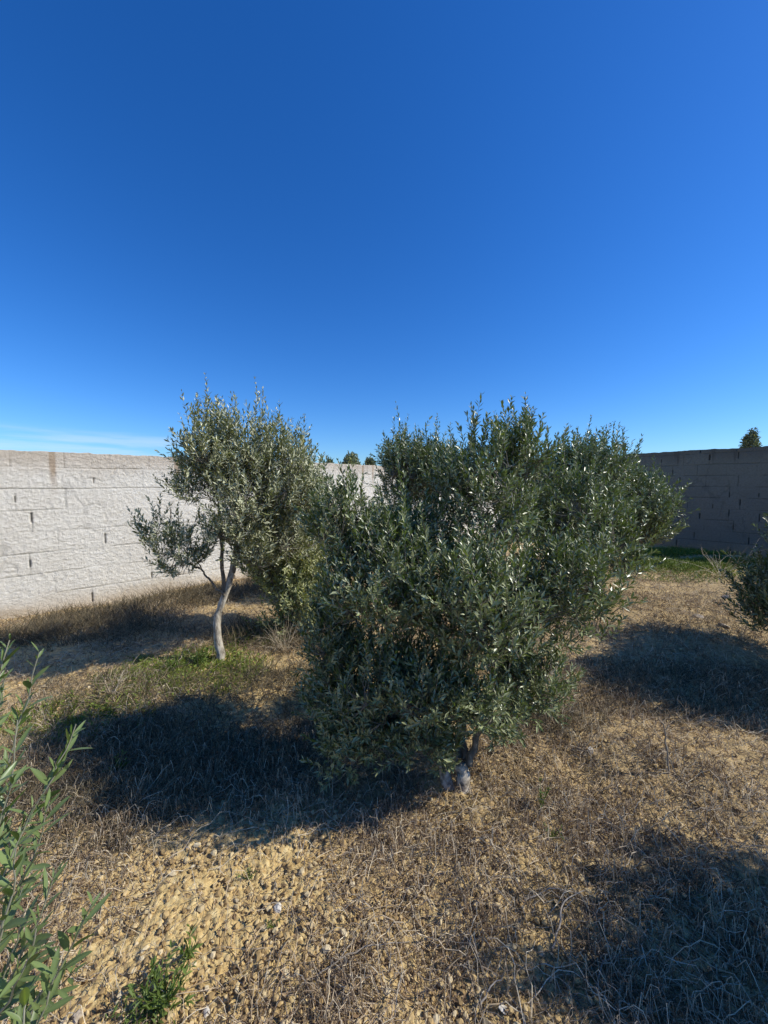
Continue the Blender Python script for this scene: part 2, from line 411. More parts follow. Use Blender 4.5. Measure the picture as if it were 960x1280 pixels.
# clods / gravel
ICO = None
def ico():
    p = (1 + 5 ** .5) / 2
    v = np.array([(-1, p, 0), (1, p, 0), (-1, -p, 0), (1, -p, 0), (0, -1, p), (0, 1, p), (0, -1, -p), (0, 1, -p), (p, 0, -1), (p, 0, 1), (-p, 0, -1), (-p, 0, 1)], float)
    f = np.array([(0, 11, 5), (0, 5, 1), (0, 1, 7), (0, 7, 10), (0, 10, 11), (1, 5, 9), (5, 11, 4), (11, 10, 2), (10, 7, 6), (7, 1, 8), (3, 9, 4), (3, 4, 2), (3, 2, 6), (3, 6, 8), (3, 8, 9), (4, 9, 5), (2, 4, 11), (6, 2, 10), (8, 6, 7), (9, 8, 1)])
    return nrm(v), f
IV, IF = ico()
def rocks(acc, x, y, size, rnd, sink=.3):
    n = len(x); z = gh(x, y)
    sc = size[:, None] * rng.uniform(.6, 1.3, (n, 3)) * [1, 1, .75]
    a = rng.random(n) * 6.28; ca, sa = np.cos(a)[:, None], np.sin(a)[:, None]
    v = IV[None] * (1 + rng.uniform(-.28, .28, (n, 12, 1))) * sc[:, None]
    vx = v[..., 0] * ca - v[..., 1] * sa; vy = v[..., 0] * sa + v[..., 1] * ca
    Vv = np.stack([vx + x[:, None], vy + y[:, None], v[..., 2] + (z + size * sink)[:, None]], -1)
    acc.add(Vv, F3=(IF[None] + np.arange(n)[:, None, None] * 12).reshape(-1, 3), Rn=np.repeat(rnd, 12))
acc = Acc()
x, y = sample_ground(60000, .8, 7, 1.75)
size = .0016 + .0095 * rng.random(len(x)) ** 5
k = inyard(x, y) & (rng.random(len(x)) < 1 - .6 * cover(x, y))
rocks(acc, x[k], y[k], size[k] * (1 + .12 * y[k]), rng.random(k.sum()), .9)
tag(acc.build('soil_clods', M['clod']), 'loose crumbs of yellow soil strewn over the ground', 'soil', kind='stuff')

# fallen leaves and chaff
acc = Acc()
x, y = sample_ground(40000, .8, 9, 1.75)
k = inyard(x, y) & (rng.random(len(x)) < .35 + .65 * sst(.3, .6, fbm(x * 3.5, y * 3.5, 500, 3))); x, y = x[k], y[k]
n = len(x); a = rng.random(n) * 6.28
D = np.stack([np.cos(a), np.sin(a), rng.normal(0, .35, n)], -1)
Nn = nrm(np.stack([rng.normal(0, .5, n), rng.normal(0, .5, n), np.ones(n)], -1))
L = rng.uniform(.006, .025, n) * (1 + .1 * y); B = np.stack([x, y, gh(x, y) + rng.uniform(.002, .02, n)], -1) - D * L[:, None] * .5
leaves(acc, B, D, Nn, L, L * rng.uniform(.2, .42, n), rng.random(n) ** 1.3, curl=.4)
tag(acc.build('leaf_litter', M['litter']), 'brown fallen leaves and chaff scattered over the soil', 'leaf litter', kind='stuff')

# tangled dry stalks lying on the soil
def stalks(acc, x, y, L, r0, curv, arch, rnd, K=7, heading=None, sides=3, lift=.004, zig=.0):
    n = len(x); a = rng.random(n) * 6.28 if heading is None else heading
    step = L / (K - 1); P = np.zeros((n, K, 3)); px, py = x.copy(), y.copy()
    dc = rng.normal(0, 1, n) * curv
    for q in range(K):
        t = q / (K - 1)
        P[:, q, 0] = px; P[:, q, 1] = py
        P[:, q, 2] = gh(px, py) + lift + arch * np.sin(np.pi * min(1, t * 1.05)) * (1 + .4 * np.sin(q * 2.1 + a))
        a = a + dc / (K - 1) + rng.normal(0, 1, n) * (curv * .35 + zig)
        px = px + np.cos(a) * step; py = py + np.sin(a) * step
    rad_ = r0[:, None] * np.linspace(1, .45, K)[None]
    tubes(acc, P, rad_, sides, rnd)
acc = Acc()
x, y = sample_ground(90000, .75, 9, 1.6)
dens = np.clip(cover(x, y) * 1.2 + .12, 0, 1) ** 1.2 * (.42 + .58 * sst(.4, .58, fbm(x * 5, y * 5, 520, 3)))
k = inyard(x, y) & (rng.random(len(x)) < dens); x, y = x[k], y[k]; n = len(x)
stalks(acc, x, y, (.02 + .17 * rng.random(n) ** 1.7) * (1 + .12 * y), rng.uniform(.0006, .0016, n) * (1 + .15 * y), .9, rng.random(n) ** 2 * .05 * (1 + .5 * cover(x, y)), rng.random(n) ** 1.15)
x, y = sample_ground(1300, .75, 5, 1.5)      # longer, thicker pale stems
k = inyard(x, y) & (rng.random(len(x)) < cover(x, y) + .12) & (blob(x, y, -.75, 2.0, 1.25, .5) < .3); x, y = x[k], y[k]; n = len(x)
stalks(acc, x, y, rng.uniform(.15, .45, n), rng.uniform(.0009, .0019, n), 1.3, rng.random(n) ** 2 * .09, .6 + .4 * rng.random(n), K=11)
tag(acc.build('dry_stalks', M['straw']), 'tangled dry stalks and dead weeds matted over the soil', 'dry stalks', kind='stuff')

# upright dry grass and weeds, by region
def blades(acc, x, y, L, W, lean, rnd, K=4, droop=.5, base=0):
    n = len(x); a = rng.random(n) * 6.28
    o = np.stack([np.cos(a), np.sin(a), np.zeros(n)], -1)
    t = np.linspace(0, 1, K)
    z0 = gh(x, y) - .004 + base
    P = np.zeros((n, K, 3)); P[:, :, 0] = x[:, None]; P[:, :, 1] = y[:, None]; P[:, :, 2] = z0[:, None]
    le = lean[:, None]
    P += o[:, None, :] * (L[:, None] * (le * t + le * droop * t * t))[..., None]
    P[:, :, 2] += L[:, None] * (t * np.sqrt(np.clip(1 - le ** 2 * .6, .1, 1)) - droop * le * t * t * .6)
    tubes(acc, P, W[:, None] * np.array([1, .9, .65, .15])[None] if K == 4 else W[:, None] * np.linspace(1, .15, K)[None], 3, rnd)
def region(n, cx, cy, rx, ry):
    a = rng.random(n) * 6.28; r = np.sqrt(rng.random(n)) * 1.1
    x, y = cx + rx * r * np.cos(a), cy + ry * r * np.sin(a)
    k = (rng.random(n) < blob(x, y, cx, cy, rx, ry)) & inyard(x, y); return x[k], y[k]
acc = Acc()
# strip along the foot of the white wall
n = 20000; s = rng.uniform(-2.5, 8.5, n); off = rng.random(n) ** 1.2 * .95 + .28
nL = np.array([dirL[1], -dirL[0]]); nL = nL if nL @ (-PL) > 0 else -nL
x = PL[0] + dirL[0] * s + nL[0] * off; y = PL[1] + dirL[1] * s + nL[1] * off
k = rng.random(n) < sst(.3, .48, fbm(x * 1.7, y * 1.7, 610, 3)); x, y = x[k], y[k]; n = len(x)
blades(acc, x, y, rng.uniform(.06, .22, n), rng.uniform(.0014, .003, n), rng.uniform(.1, .8, n), rng.random(n) ** 1.4)
for (px, py, rx, ry, m, h) in ((360, 800, .8, .45, 3000, .22), (375, 850, .5, .3, 1600, .16), (120, 795, 1.0, .45, 3500, .20), (300, 745, 1.2, .5, 1800, .22), (240, 870, 1.3, .35, 3200, .13),
                               (150, 960, .8, .35, 3000, .12), (690, 900, .3, .25, 900, .14), (620, 880, .7, .5, 1500, .10), (820, 790, 1.2, .5, 1500, .1), (850, 860, 1.0, .5, 6000, .09), (860, 755, 1.9, .9, 3500, .06), (860, 1190, .6, .35, 4500, .05), (760, 1000, .9, .4, 2500, .05), (300, 925, .8, .3, 4200, .1), (430, 950, .6, .3, 2500, .07), (120, 1030, .6, .25, 2500, .08), (220, 985, .7, .3, 4000, .09)):
    cx, cy = g0(px, py); x, y = region(m, cx, cy, rx, ry); n = len(x)
    if n: blades(acc, x, y, rng.uniform(.4, 1.2, n) * h, rng.uniform(.0008, .002, n) * (1 + .1 * y), rng.uniform(.1, .95, n), rng.random(n))
tag(acc.build('dry_grass', M['hay']), 'brown and straw coloured dry grass growing along the wall and under the trees', 'dry grass', kind='stuff')

acc = Acc()
for (px, py, rx, ry, m, h) in ((235, 842, .75, .45, 4200, .07), (870, 706, 2.0, .6, 9000, .13), (865, 718, 2.0, .6, 2500, .1), (330, 800, .35, .3, 1200, .1), (95, 905, .5, .25, 900, .07), (830, 690, 1.6, .5, 5000, .12)):
    cx, cy = g0(px, py); x, y = region(m, cx, cy, rx, ry); n = len(x)
    blades(acc, x, y, rng.uniform(.4, 1.2, n) * h, rng.uniform(.0012, .0026, n) * (1 + .1 * y), rng.uniform(.1, .9, n), .3 + .6 * rng.random(n))
    q = rng.random(n) < .5; xb, yb = x[q], y[q]; nb = len(xb); a = rng.random(nb) * 6.28
    D = np.stack([np.cos(a), np.sin(a), rng.uniform(.1, .9, nb)], -1); L = rng.uniform(.012, .03, nb) * (1 + .12 * yb)
    leaves(acc, np.stack([xb, yb, gh(xb, yb) + rng.uniform(.005, h * .5, nb)], -1), D, np.tile([0, 0, 1.], (nb, 1)) + D * 0 + rng.normal(0, .3, (nb, 3)), L, L * .5, .3 + .6 * rng.random(nb))
tag(acc.build('green_grass', M['grass']), 'low green grass and clover at the wall foot and around the slanting trunk', 'grass', kind='stuff')

# ------------------------------------------------------------------ olive trees
def curve(a, b, bend, K, jit=0.):
    t = np.linspace(0, 1, K)[:, None]; m = (a + b) / 2 + bend
    P = (1 - t) ** 2 * a + 2 * t * (1 - t) * m + t * t * b
    if jit: P[1:-1] += rng.normal(0, jit, (K - 2, 3))
    return P
def in_lobe(n, shell):
    d = nrm(rng.normal(0, 1, (n, 3))); r = rng.random(n) ** (1 / 3)
    r = r * (1 - shell) + shell * (.72 + .28 * rng.random(n))
    return d * r[:, None], d
def olive(label, base, fork, stems, lobes, leafmat, leafL=.05, ntw=1000, twigL=.2, pairs=9, barkmat='bark', trunk_r=.05, group='olive trees in the yard', up=1.05, spikes=(), name='olive_tree', far=False, nudge=.35, trunkpath=None, mains=(), longp=.10):
    """lobes: (centre xyz, (rx, ry, rz), weight)"""
    root = thing(name, base, label, 'olive tree', group)
    base, fork = np.asarray(base, float), np.asarray(fork, float)
    # trunk
    tr = Acc()
    P = curve(base - [0, 0, .04], fork, np.array([.02, 0, 0]), 9, trunk_r * .12) if trunkpath is None else np.asarray(trunkpath)
    if trunkpath is not None:
        tt = np.linspace(0, len(P) - 1, 16); i0 = np.minimum(tt.astype(int), len(P) - 2); f = (tt - i0)[:, None]
        P = P[i0] * (1 - f) + P[i0 + 1] * f + np.random.default_rng(3).normal(0, trunk_r * .07, (16, 3))
    K = len(P); rr = trunk_r * (np.linspace(1, .72, K) + .45 * np.exp(-np.linspace(0, 1, K) * 9))
    tubes(tr, P[None], rr[None], 12, rough=.22)
    tr.build('trunk', M[barkmat], root, True)
    nodes = []; tips = []
    for a_, e_, f_ in mains:
        a_, e_ = np.asarray(a_, float), np.asarray(e_, float); ms = Acc(); Pm = curve(a_, e_, rng.normal(0, .03, 3), 10, .005)
        tubes(ms, Pm[None], (trunk_r * f_ * np.linspace(1, .62, 10))[None], 9, rough=.18); ms.build('branch', M['bark'], root, True)
        tips += [Pm[-1], Pm[6]]; nodes += list(Pm[4:])
    wsum = sum(l[2] for l in lobes)
    limbs = []
    for (c, rad_, w) in lobes:
        c = np.asarray(c, float); rad_ = np.asarray(rad_, float)
        br = Acc(); st = P[-1] if not stems else np.asarray(stems[int(rng.integers(len(stems)))], float)
        if tips: st = min(tips, key=lambda q_: np.linalg.norm(c - q_) + .8 * max(0, q_[2] - c[2]))
        d = c - st; Pl = curve(st, c + rad_ * [0, 0, .1], np.array([0, 0, -.12 * np.linalg.norm(d)]) + d * [.12, .12, 0], 10, .006)
        r_ = trunk_r * (.32 if tips else .5) * max(.5, min(1, w * 2.2 / wsum * 2))
        tubes(br, Pl[None], (r_ * np.linspace(1, .3, 10))[None], 7, rough=.15)
        ns = max(3, int(5 + 5 * w)); 
        nodes += list(Pl[4:])
        for q in range(ns):
            s0 = Pl[int(rng.integers(4, 10))]; o, _ = in_lobe(1, .5); e = c + o[0] * rad_ * .85
            Ps = curve(s0, e, np.array([0, 0, -.05]), 7, .006)
            tubes(br, Ps[None], (r_ * .3 * np.linspace(1, .35, 7))[None], 5)
            nodes += list(Ps[2:])
        limbs.append((br, w))
    nodes = np.array(nodes)
    cr = Acc(); tw = Acc()
    lo, tdir, tlen = [], [], []
    for (c, rad_, w) in lobes:
        n = int(ntw * w / wsum); o, d = in_lobe(n, .45)
        # clumpy: twigs cluster around random sub-centres
        nc = max(4, n // 14); oc, _ = in_lobe(nc, .5); pick = rng.integers(nc, size=n)
        o = o * .42 + oc[pick] * .72 
        p = np.asarray(c) + o * np.asarray(rad_)
        dd = nrm(nrm(o) * (1 - nudge) + np.array([0, 0, up]) + rng.normal(0, .33, (n, 3)))
        tl = twigL * rng.uniform(.5, 1.35, n); lg = (rng.random(n) < longp) & (o[:, 2] > .25)
        tl[lg] *= rng.uniform(1.25, 1.8, lg.sum()); dd[lg] = nrm(dd[lg] * .5 + [0, 0, 1.])
        lo.append(p); tdir.append(dd); tlen.append(tl)
    for (p, L, m) in spikes:
        p = np.asarray(p, float)
        for q in range(m):
            lo.append((p + rng.normal(0, .03, 3))[None]); tdir.append(nrm(np.array([[rng.normal(0, .14), rng.normal(0, .14), 1.]]))); tlen.append(np.array([L * rng.uniform(.7, 1.05)]))
    Bp, Dp, Lp = np.concatenate(lo), np.concatenate(tdir), np.concatenate(tlen)
    Bp[:, 2] = np.maximum(Bp[:, 2], .05)
    n = len(Bp)
    # branchlets joining twigs to the limbs
    near = np.array([nodes[np.argmin(((nodes - b) ** 2).sum(1))] for b in Bp])
    K = 5; t = np.linspace(0, 1, K)[None, :, None]; mid = (near + Bp) / 2 + rng.normal(0, .012, (n, 3)) - [0, 0, .02]
    Pc = (1 - t) ** 2 * near[:, None] + 2 * t * (1 - t) * mid[:, None] + t * t * Bp[:, None]
    tubes(tw, Pc, np.full((n, K), .0022 * (1.6 if far else 1)) * np.linspace(1.3, .8, K), 3, rng.random(n))
    bend = rng.normal(0, .16, (n, 3)) + [0, 0, .12]
    tt = np.linspace(0, 1, 5)[None, :, None]
    Pt = Bp[:, None] + Dp[:, None] * Lp[:, None, None] * tt + bend[:, None] * Lp[:, None, None] * tt * tt
    tubes(tw, Pt, np.full((n, 5), .0016 * (1.5 if far else 1)) * np.array([1, .9, .8, .6, .3]), 3, rng.random(n))
    tw.build('twig', M['twig'], root).__setitem__('kind', 'stuff')
    # leaves in opposite pairs along each twig
    per = np.maximum(4, (pairs * Lp / twigL)).astype(int); idx = np.repeat(np.arange(n), per)
    kk = np.concatenate([np.arange(c_) for c_ in per]); tpos = (kk + .6 + rng.uniform(-.2, .2, len(kk))) / (per[idx] + .3)
    tpos = .08 + .92 * tpos
    d = Dp[idx]; L_ = Lp[idx][:, None]; tp = tpos[:, None]
    pos = Bp[idx] + d * L_ * tp + bend[idx] * L_ * tp * tp
    dr = nrm(d + 2 * bend[idx] * tp)
    ref = nrm(np.cross(dr, np.array([.3, .5, .8]))); ref2 = np.cross(dr, ref)
    ph = kk * (np.pi / 2) + (idx * 1.7) + rng.normal(0, .3, len(kk))
    toff = rng.normal(0, .17, n)
    for sgn in (0, np.pi):
        side = ref * np.cos(ph + sgn)[:, None] + ref2 * np.sin(ph + sgn)[:, None]
        opn = rng.uniform(.35, 1.05, (len(kk), 1)) * (1.15 - .55 * tp)
        ld = nrm(dr * .75 + side * opn + rng.normal(0, .16, pos.shape))
        nn = nrm(dr - (dr * ld).sum(1, keepdims=True) * ld + np.array([0, 0, .2]) + rng.normal(0, .42, pos.shape))
        Ls = leafL * rng.uniform(.7, 1.2, len(kk)) * (1.05 - .35 * (tpos > .9))
        rn = np.clip(rng.normal(.42, .16, len(kk)) + toff[idx], 0, 1)
        leaves(cr, pos, ld, nn, Ls, Ls * rng.uniform(.24, .36, len(kk)), rn)
    cr.build('crown', M[leafmat], root)
    for br, w in limbs: br.build('branch', M['bark'] , root, True)
    return root
def lb(px, py, Y, rxp, ryp, ry, w):        # a lobe seen at px,py of half-size rxp x ryp pixels at depth Y
    return (at(px, py, Y), (rxp / F_PX * Y, ry, ryp / F_PX * Y), w)

# the big bush in the middle
b = onground(577, 988); Yb = b[1]
f_ = b + [0.0, .03, .13]
main = olive('large bushy olive tree in the centre, branching low above a pale limewashed stump', b, f_,
    [b + [-.09, .05, .12], b + [.02, .1, .15], b + [.06, .02, .12], b + [-.02, -.03, .13]],
    [lb(475, 730, 2.0, 74, 80, .38, 1.4), lb(430, 660, 2.15, 40, 46, .26, .5), lb(415, 800, 2.1, 36, 44, .24, .4), lb(520, 680, 2.15, 60, 50, .33, .6), lb(610, 625, 2.25, 66, 72, .36, 1.0), lb(655, 580, 2.4, 38, 36, .25, .4),
     lb(725, 655, 2.45, 58, 62, .38, .85), lb(590, 760, 1.85, 90, 72, .36, 1.6), lb(700, 748, 2.05, 68, 64, .36, 1.05), lb(765, 690, 2.3, 30, 36, .25, .28), lb(460, 860, 1.95, 66, 56, .32, .85),
     lb(530, 862, 1.85, 56, 42, .26, .6), lb(596, 885, 1.80, 40, 30, .14, .26), lb(665, 858, 2.12, 50, 46, .24, .75), lb(520, 925, 1.82, 34, 24, .14, .2), lb(630, 905, 1.9, 30, 22, .13, .1), lb(415, 880, 2.0, 40, 46, .25, .35), lb(430, 945, 1.95, 36, 22, .2, .18), lb(550, 945, 1.84, 22, 22, .1, .14), lb(465, 915, 1.95, 58, 36, .22, .5)],
    'leaf', leafL=.038, longp=.17, ntw=5100, twigL=.14, pairs=9, barkmat='limewash', trunk_r=.040, group='olive trees in the yard',
    mains=[(b + [-.085, .05, .10], at(500, 850, 2.05), .5), (b + [-.03, .05, .12], at(548, 845, 2.0), .45), (b + [.03, .05, .13], at(583, 850, 2.15), .5), (b + [.04, .02, .12], at(622, 858, 2.0), .5), (b + [.0, .08, .12], at(600, 790, 2.3), .5)],
    spikes=[(at(598, 575, 2.2), .27, 9), (at(650, 572, 2.25), .25, 11), (at(622, 565, 2.25), .2, 6), (at(672, 600, 2.3), .3, 4), (at(560, 610, 2.2), .25, 4), (at(705, 600, 2.4), .26, 4), (at(752, 620, 2.4), .2, 4)])
# second leg of the stump
st = Acc(); P = curve(b + [-.055, .03, -.04], b + [-.09, .05, .13], np.array([-.01, 0, 0]), 6, .003); tubes(st, P[None], (np.linspace(.036, .024, 6))[None], 10, rough=.2)
st.build('trunk', M['limewash'], main, True)

# slanting tree before the white wall
b = onground(276, 826); Y2 = b[1]
path = [b - [0, 0, .05], b + [0, 0, .03], at(272, 795, Y2), at(270, 775, Y2), at(281, 745, Y2 + .03), at(291, 715, Y2 + .05), at(293, 695, Y2 + .08)]
olive('small olive tree with a bare slanting trunk standing before the white wall', b, path[-1],
    [at(291, 715, Y2 + .05), at(293, 695, Y2 + .08), at(276, 765, Y2)],
    [lb(265, 572, Y2, 36, 44, .32, .6), lb(290, 665, Y2, 34, 22, .3, .25), lb(310, 570, Y2 + .15, 46, 44, .42, .8), lb(255, 610, Y2 - .1, 34, 28, .28, .38), lb(310, 630, Y2, 50, 40, .42, .85), lb(362, 600, Y2 + .2, 36, 52, .38, .8), lb(385, 640, Y2 + .3, 26, 50, .3, .4),
     lb(222, 698, Y2 - .15, 36, 26, .2, .26), lb(318, 695, Y2 + .1, 26, 26, .25, .22), lb(196, 668, Y2 - .15, 16, 18, .10, .07), lb(245, 690, Y2 - .1, 14, 24, .12, .06), lb(350, 670, Y2 + .3, 40, 38, .35, .45)],
    'leaf_grey', leafL=.045, longp=.16, ntw=2050, twigL=.18, pairs=8, barkmat='pale_bark', trunk_r=.036, trunkpath=path,
    mains=[(at(281, 748, Y2 + .03), at(275, 635, Y2 - .02), .5), (at(291, 715, Y2 + .05), at(305, 665, Y2 + .1), .6), (at(281, 745, Y2), at(252, 712, Y2 - .1), .3), (at(293, 695, Y2 + .08), at(292, 640, Y2 + .05), .45)],
    spikes=[(at(245, 530, Y2), .22, 6), (at(275, 530, Y2), .2, 5), (at(335, 540, Y2), .2, 4), (at(385, 570, Y2 + .2), .2, 4)])

# tree behind it, foliage almost to the ground
q = at(362, 780, 4.1); b = np.array([q[0], 4.1, float(gh(q[:1], np.array([4.1]))[0])])
olive('pale olive bush growing just behind the slanting tree, leafy almost to the ground', b, b + [0, 0, .3], [],
    [lb(365, 635, 4.15, 38, 58, .4, .9), lb(345, 700, 4.1, 40, 46, .4, .9), lb(385, 700, 4.1, 34, 42, .4, .7), lb(360, 745, 4.0, 36, 26, .35, .5), lb(365, 782, 4.0, 42, 20, .3, .3)],
    'leaf_pale', leafL=.055, ntw=1500, twigL=.22, pairs=8, trunk_r=.05, far=True)
q = at(515, 770, 5.3); b = np.array([q[0], 5.3, float(gh(q[:1], np.array([5.3]))[0])])
olive('olive tree directly behind the left half of the big central bush', b, b + [0, 0, .5], [],
    [lb(508, 598, 5.3, 34, 38, .5, 1.0), lb(552, 602, 5.3, 38, 38, .5, .8), lb(520, 660, 5.3, 60, 45, .5, .8)],
    'leaf', leafL=.06, ntw=1400, twigL=.25, pairs=8, trunk_r=.06, far=True, spikes=[(at(498, 562, 5.3), .24, 6), (at(560, 575, 5.3), .2, 3)])
b = onground(735, 742)
olive('rounded olive tree far behind the big bush, in front of the dark wall', b, b + [0, 0, .4], [],
    [lb(740, 600, 5.5, 46, 42, .6, 1.0), lb(705, 610, 5.5, 34, 38, .5, .6), lb(792, 634, 5.4, 38, 32, .6, .8), lb(790, 665, 5.4, 34, 26, .5, .5), lb(740, 670, 5.5, 40, 36, .5, .6)],
    'leaf', leafL=.062, ntw=2300, twigL=.24, pairs=8, trunk_r=.07, far=True, spikes=[(at(755, 560, 5.5), .3, 6), (at(712, 575, 5.5), .25, 4), (at(735, 565, 5.5), .25, 4)])
# bush at the right edge
b = np.array([4.4, 3.3, float(gh(np.array([4.4]), np.array([3.3]))[0])])
olive('dark shaded olive bush at the right edge beside the pale dry stalks', b, b + [0, 0, .3], [],
    [((3.55, 3.3, .55), (.40, .4, .36), .7), ((3.92, 3.35, .85), (.46, .5, .46), .9), ((3.6, 2.95, 1.0), (.42, .42, .48), 1.), ((4.35, 3.5, 1.1), (.6, .6, .6), 1.2), ((3.95, 2.75, 1.1), (.55, .5, .55), 1.1), ((4.6, 3.0, 1.35), (.6, .6, .5), 1.)],
    'leaf', leafL=.050, ntw=3600, twigL=.19, pairs=8, trunk_r=.06)
b = np.array([3.0, 1.0, float(gh(np.array([3.0]), np.array([1.0]))[0])])
olive('olive tree standing at the right whose shadow darkens the lower right corner', b, b + [0, 0, .45], [],
    [((2.5, .82, 1.05), (.5, .5, .45), 1.2), ((3.3, 1.0, 1.5), (.6, .5, .55), 1.2), ((2.75, .4, 1.1), (.55, .5, .5), 1.), ((3.4, .45, 1.3), (.5, .5, .5), .8)],
    'leaf', leafL=.055, ntw=1700, twigL=.2, pairs=8, trunk_r=.06)

# near olive at the left edge: individual long shoots reaching into the view
b = np.array([-1.25, .72, float(gh(np.array([-1.25]), np.array([.72]))[0])])
root = thing('olive_tree', b, 'nearest olive tree, pale shoots with long leaves reaching in from the left edge', 'olive tree', 'olive trees in the yard')
acc = Acc(); P = curve(b - [0, 0, .05], b + [.1, 0, .7], np.array([-.05, .02, 0]), 9, .004); tubes(acc, P[None], np.linspace(.05, .03, 9)[None], 10, rough=.2); acc.build('trunk', M['bark'], root, True)
crotch = b + [.1, 0, .68]
sh = [((-60, 1120), (49, 815), .78), ((-40, 1180), (22, 900), .72), ((10, 1060), (95, 905), .74), ((-30, 1000), (12, 800), .8), ((-20, 1330), (115, 1130), .56), ((-40, 1300), (70, 1090), .60),
      ((-60, 1220), (40, 1010), .64), ((-40, 1250), (20, 1060), .55), ((-30, 1400), (75, 1200), .52), ((-70, 1350), (30, 1140), .58), ((-60, 1150), (-5, 960), .66), ((-20, 1420), (35, 1240), .5), ((-80, 1180), (5, 850), .85), ((-50, 1290), (50, 1180), .62),
      ((-60, 1400), (50, 1250), .6), ((-50, 1330), (95, 1210), .66), ((-60, 1240), (28, 1110), .7), ((-30, 1300), (45, 1160), .5), ((-60, 1180), (15, 980), .62), ((-90, 1100), (-10, 790), .9), ((-30, 1200), (62, 1000), .70)]
cr = Acc(); br = Acc()
for (p0, p1, Y) in sh:
    A0 = at(*p0, Y + .02 * rng.normal()); A1 = at(*p1, Y)
    K = 12; P = curve(A0, A1, np.array([.02, rng.normal(0, .02), -.02]), K, .002)
    tubes(br, P[None], np.linspace(.0026, .0010, K)[None], 5, np.array([rng.random()]))
    Pc = curve(crotch, A0, np.array([-.03, 0, -.08]), 8, .004); tubes(br, Pc[None], np.linspace(.009, .0028, 8)[None], 5, np.array([0.]))
    Ltot = np.linalg.norm(A1 - A0); npair = int(Ltot / .017)
    tpos = np.linspace(.06, 1, npair); ii = tpos * (K - 1); i0 = np.minimum(ii.astype(int), K - 2); f = (ii - i0)[:, None]
    pos = P[i0] * (1 - f) + P[i0 + 1] * f; dr = nrm(P[i0 + 1] - P[i0])
    ref = nrm(np.cross(dr, [.3, .8, .4])); ref2 = np.cross(dr, ref); ph = np.arange(npair) * (np.pi / 2) + rng.random() * 6 + rng.normal(0, .25, npair)
    for sg in (0, np.pi):
        side = ref * np.cos(ph + sg)[:, None] + ref2 * np.sin(ph + sg)[:, None]
        ld = nrm(dr * .8 + side * rng.uniform(.35, .9, (npair, 1)) + rng.normal(0, .1, (npair, 3)))
        nn = nrm(dr - (dr * ld).sum(1, keepdims=True) * ld + rng.normal(0, .25, (npair, 3)))
        sz = .050 * rng.uniform(.6, 1.15, npair) * (1 - .45 * (tpos > .93))
        keep = rng.random(npair) < .76
        leaves(cr, pos[keep], ld[keep], nn[keep], sz[keep], (sz * rng.uniform(.16, .24, npair))[keep], np.clip(rng.normal(.33, .2, npair), 0, 1)[keep], fine=True)
cr.build('crown', M['leaf_near'], root, True); br.build('branch', M['shoot'], root, True)

# ------------------------------------------------------------------ far trees beyond the walls
def fartree(name, label, x, y, H, rx, rz, n, tall=False, leaf=.35):
    b = np.array([x, y, 0.]); root = thing(name, b, label, 'tree')
    tr = Acc(); P = curve(b - [0, 0, .3], b + [0, 0, H * .75], np.zeros(3), 7, .05); tubes(tr, P[None], np.linspace(.28, .08, 7)[None], 7); tr.build('trunk', M['bark'], root, True)
    cr = Acc(); d = nrm(rng.normal(0, 1, (n, 3))); r = rng.random(n) ** .45
    nc = 40; cc = nrm(rng.normal(0, 1, (nc, 3))) * (rng.random((nc, 1)) ** .4); o = d * r[:, None] * .38 + cc[rng.integers(nc, size=n)] * .72
    if tall: o[:, :2] *= np.clip(1.25 - .42 * (o[:, 2:3] + 1), .35, 1.1)
    p = b + [0, 0, H - rz] + o * [rx, rx, rz]
    leaves(cr, p, nrm(rng.normal(0, 1, (n, 3)) + [0, 0, .5]), rng.normal(0, 1, (n, 3)) + [0, 0, .8], np.full(n, leaf) * rng.uniform(.6, 1.3, n), np.full(n, leaf * .45), rng.random(n))
    cr.build('crown', M['leaf_far'], root)
q = at(438, 563, 40); fartree('distant_tree', 'wider of two distant round trees showing over the white wall', q[0], 40, q[2], 1.25, 1.6, 2200)
q = at(463, 569, 42); fartree('distant_tree', 'smaller distant tree beside the wide one over the white wall', q[0], 42, q[2], .75, 1.5, 1200)
q = at(412, 572, 44); fartree('distant_tree', 'low distant treetop nearest the slanting olive over the white wall', q[0], 44, q[2], .8, 1.2, 900)
q = at(940, 534, 45); fartree('conifer_tree', 'lone distant conical tree rising over the dark wall', q[0], 45, q[2], 1.25, 2.2, 3000, True)

# metal post on top of the dark wall
t_post = (778 - 480) / F_PX
den = dirR[0] - t_post * dirR[1]; sp = (t_post * PR[1] - PR[0]) / den; pp = PR + dirR * sp
acc = Acc(); P = np.array([[pp[0], pp[1], 2.2], [pp[0], pp[1], 2.6], [pp[0] + .01, pp[1], 2.72]]); tubes(acc, P[None], np.full((1, 3), .035), 6)
mt, nt, bb, out = newmat('rusty_iron'); nt.links.new(ramp(nt, noise(nt, 30), [(.3, (.03, .02, .016)), (.7, (.09, .05, .035))]), bb.inputs['Base Color']); bb.inputs['Roughness'].default_value = .8
tag(acc.build('iron_post', mt), 'thin dark iron post standing on top of the dark wall', 'post')

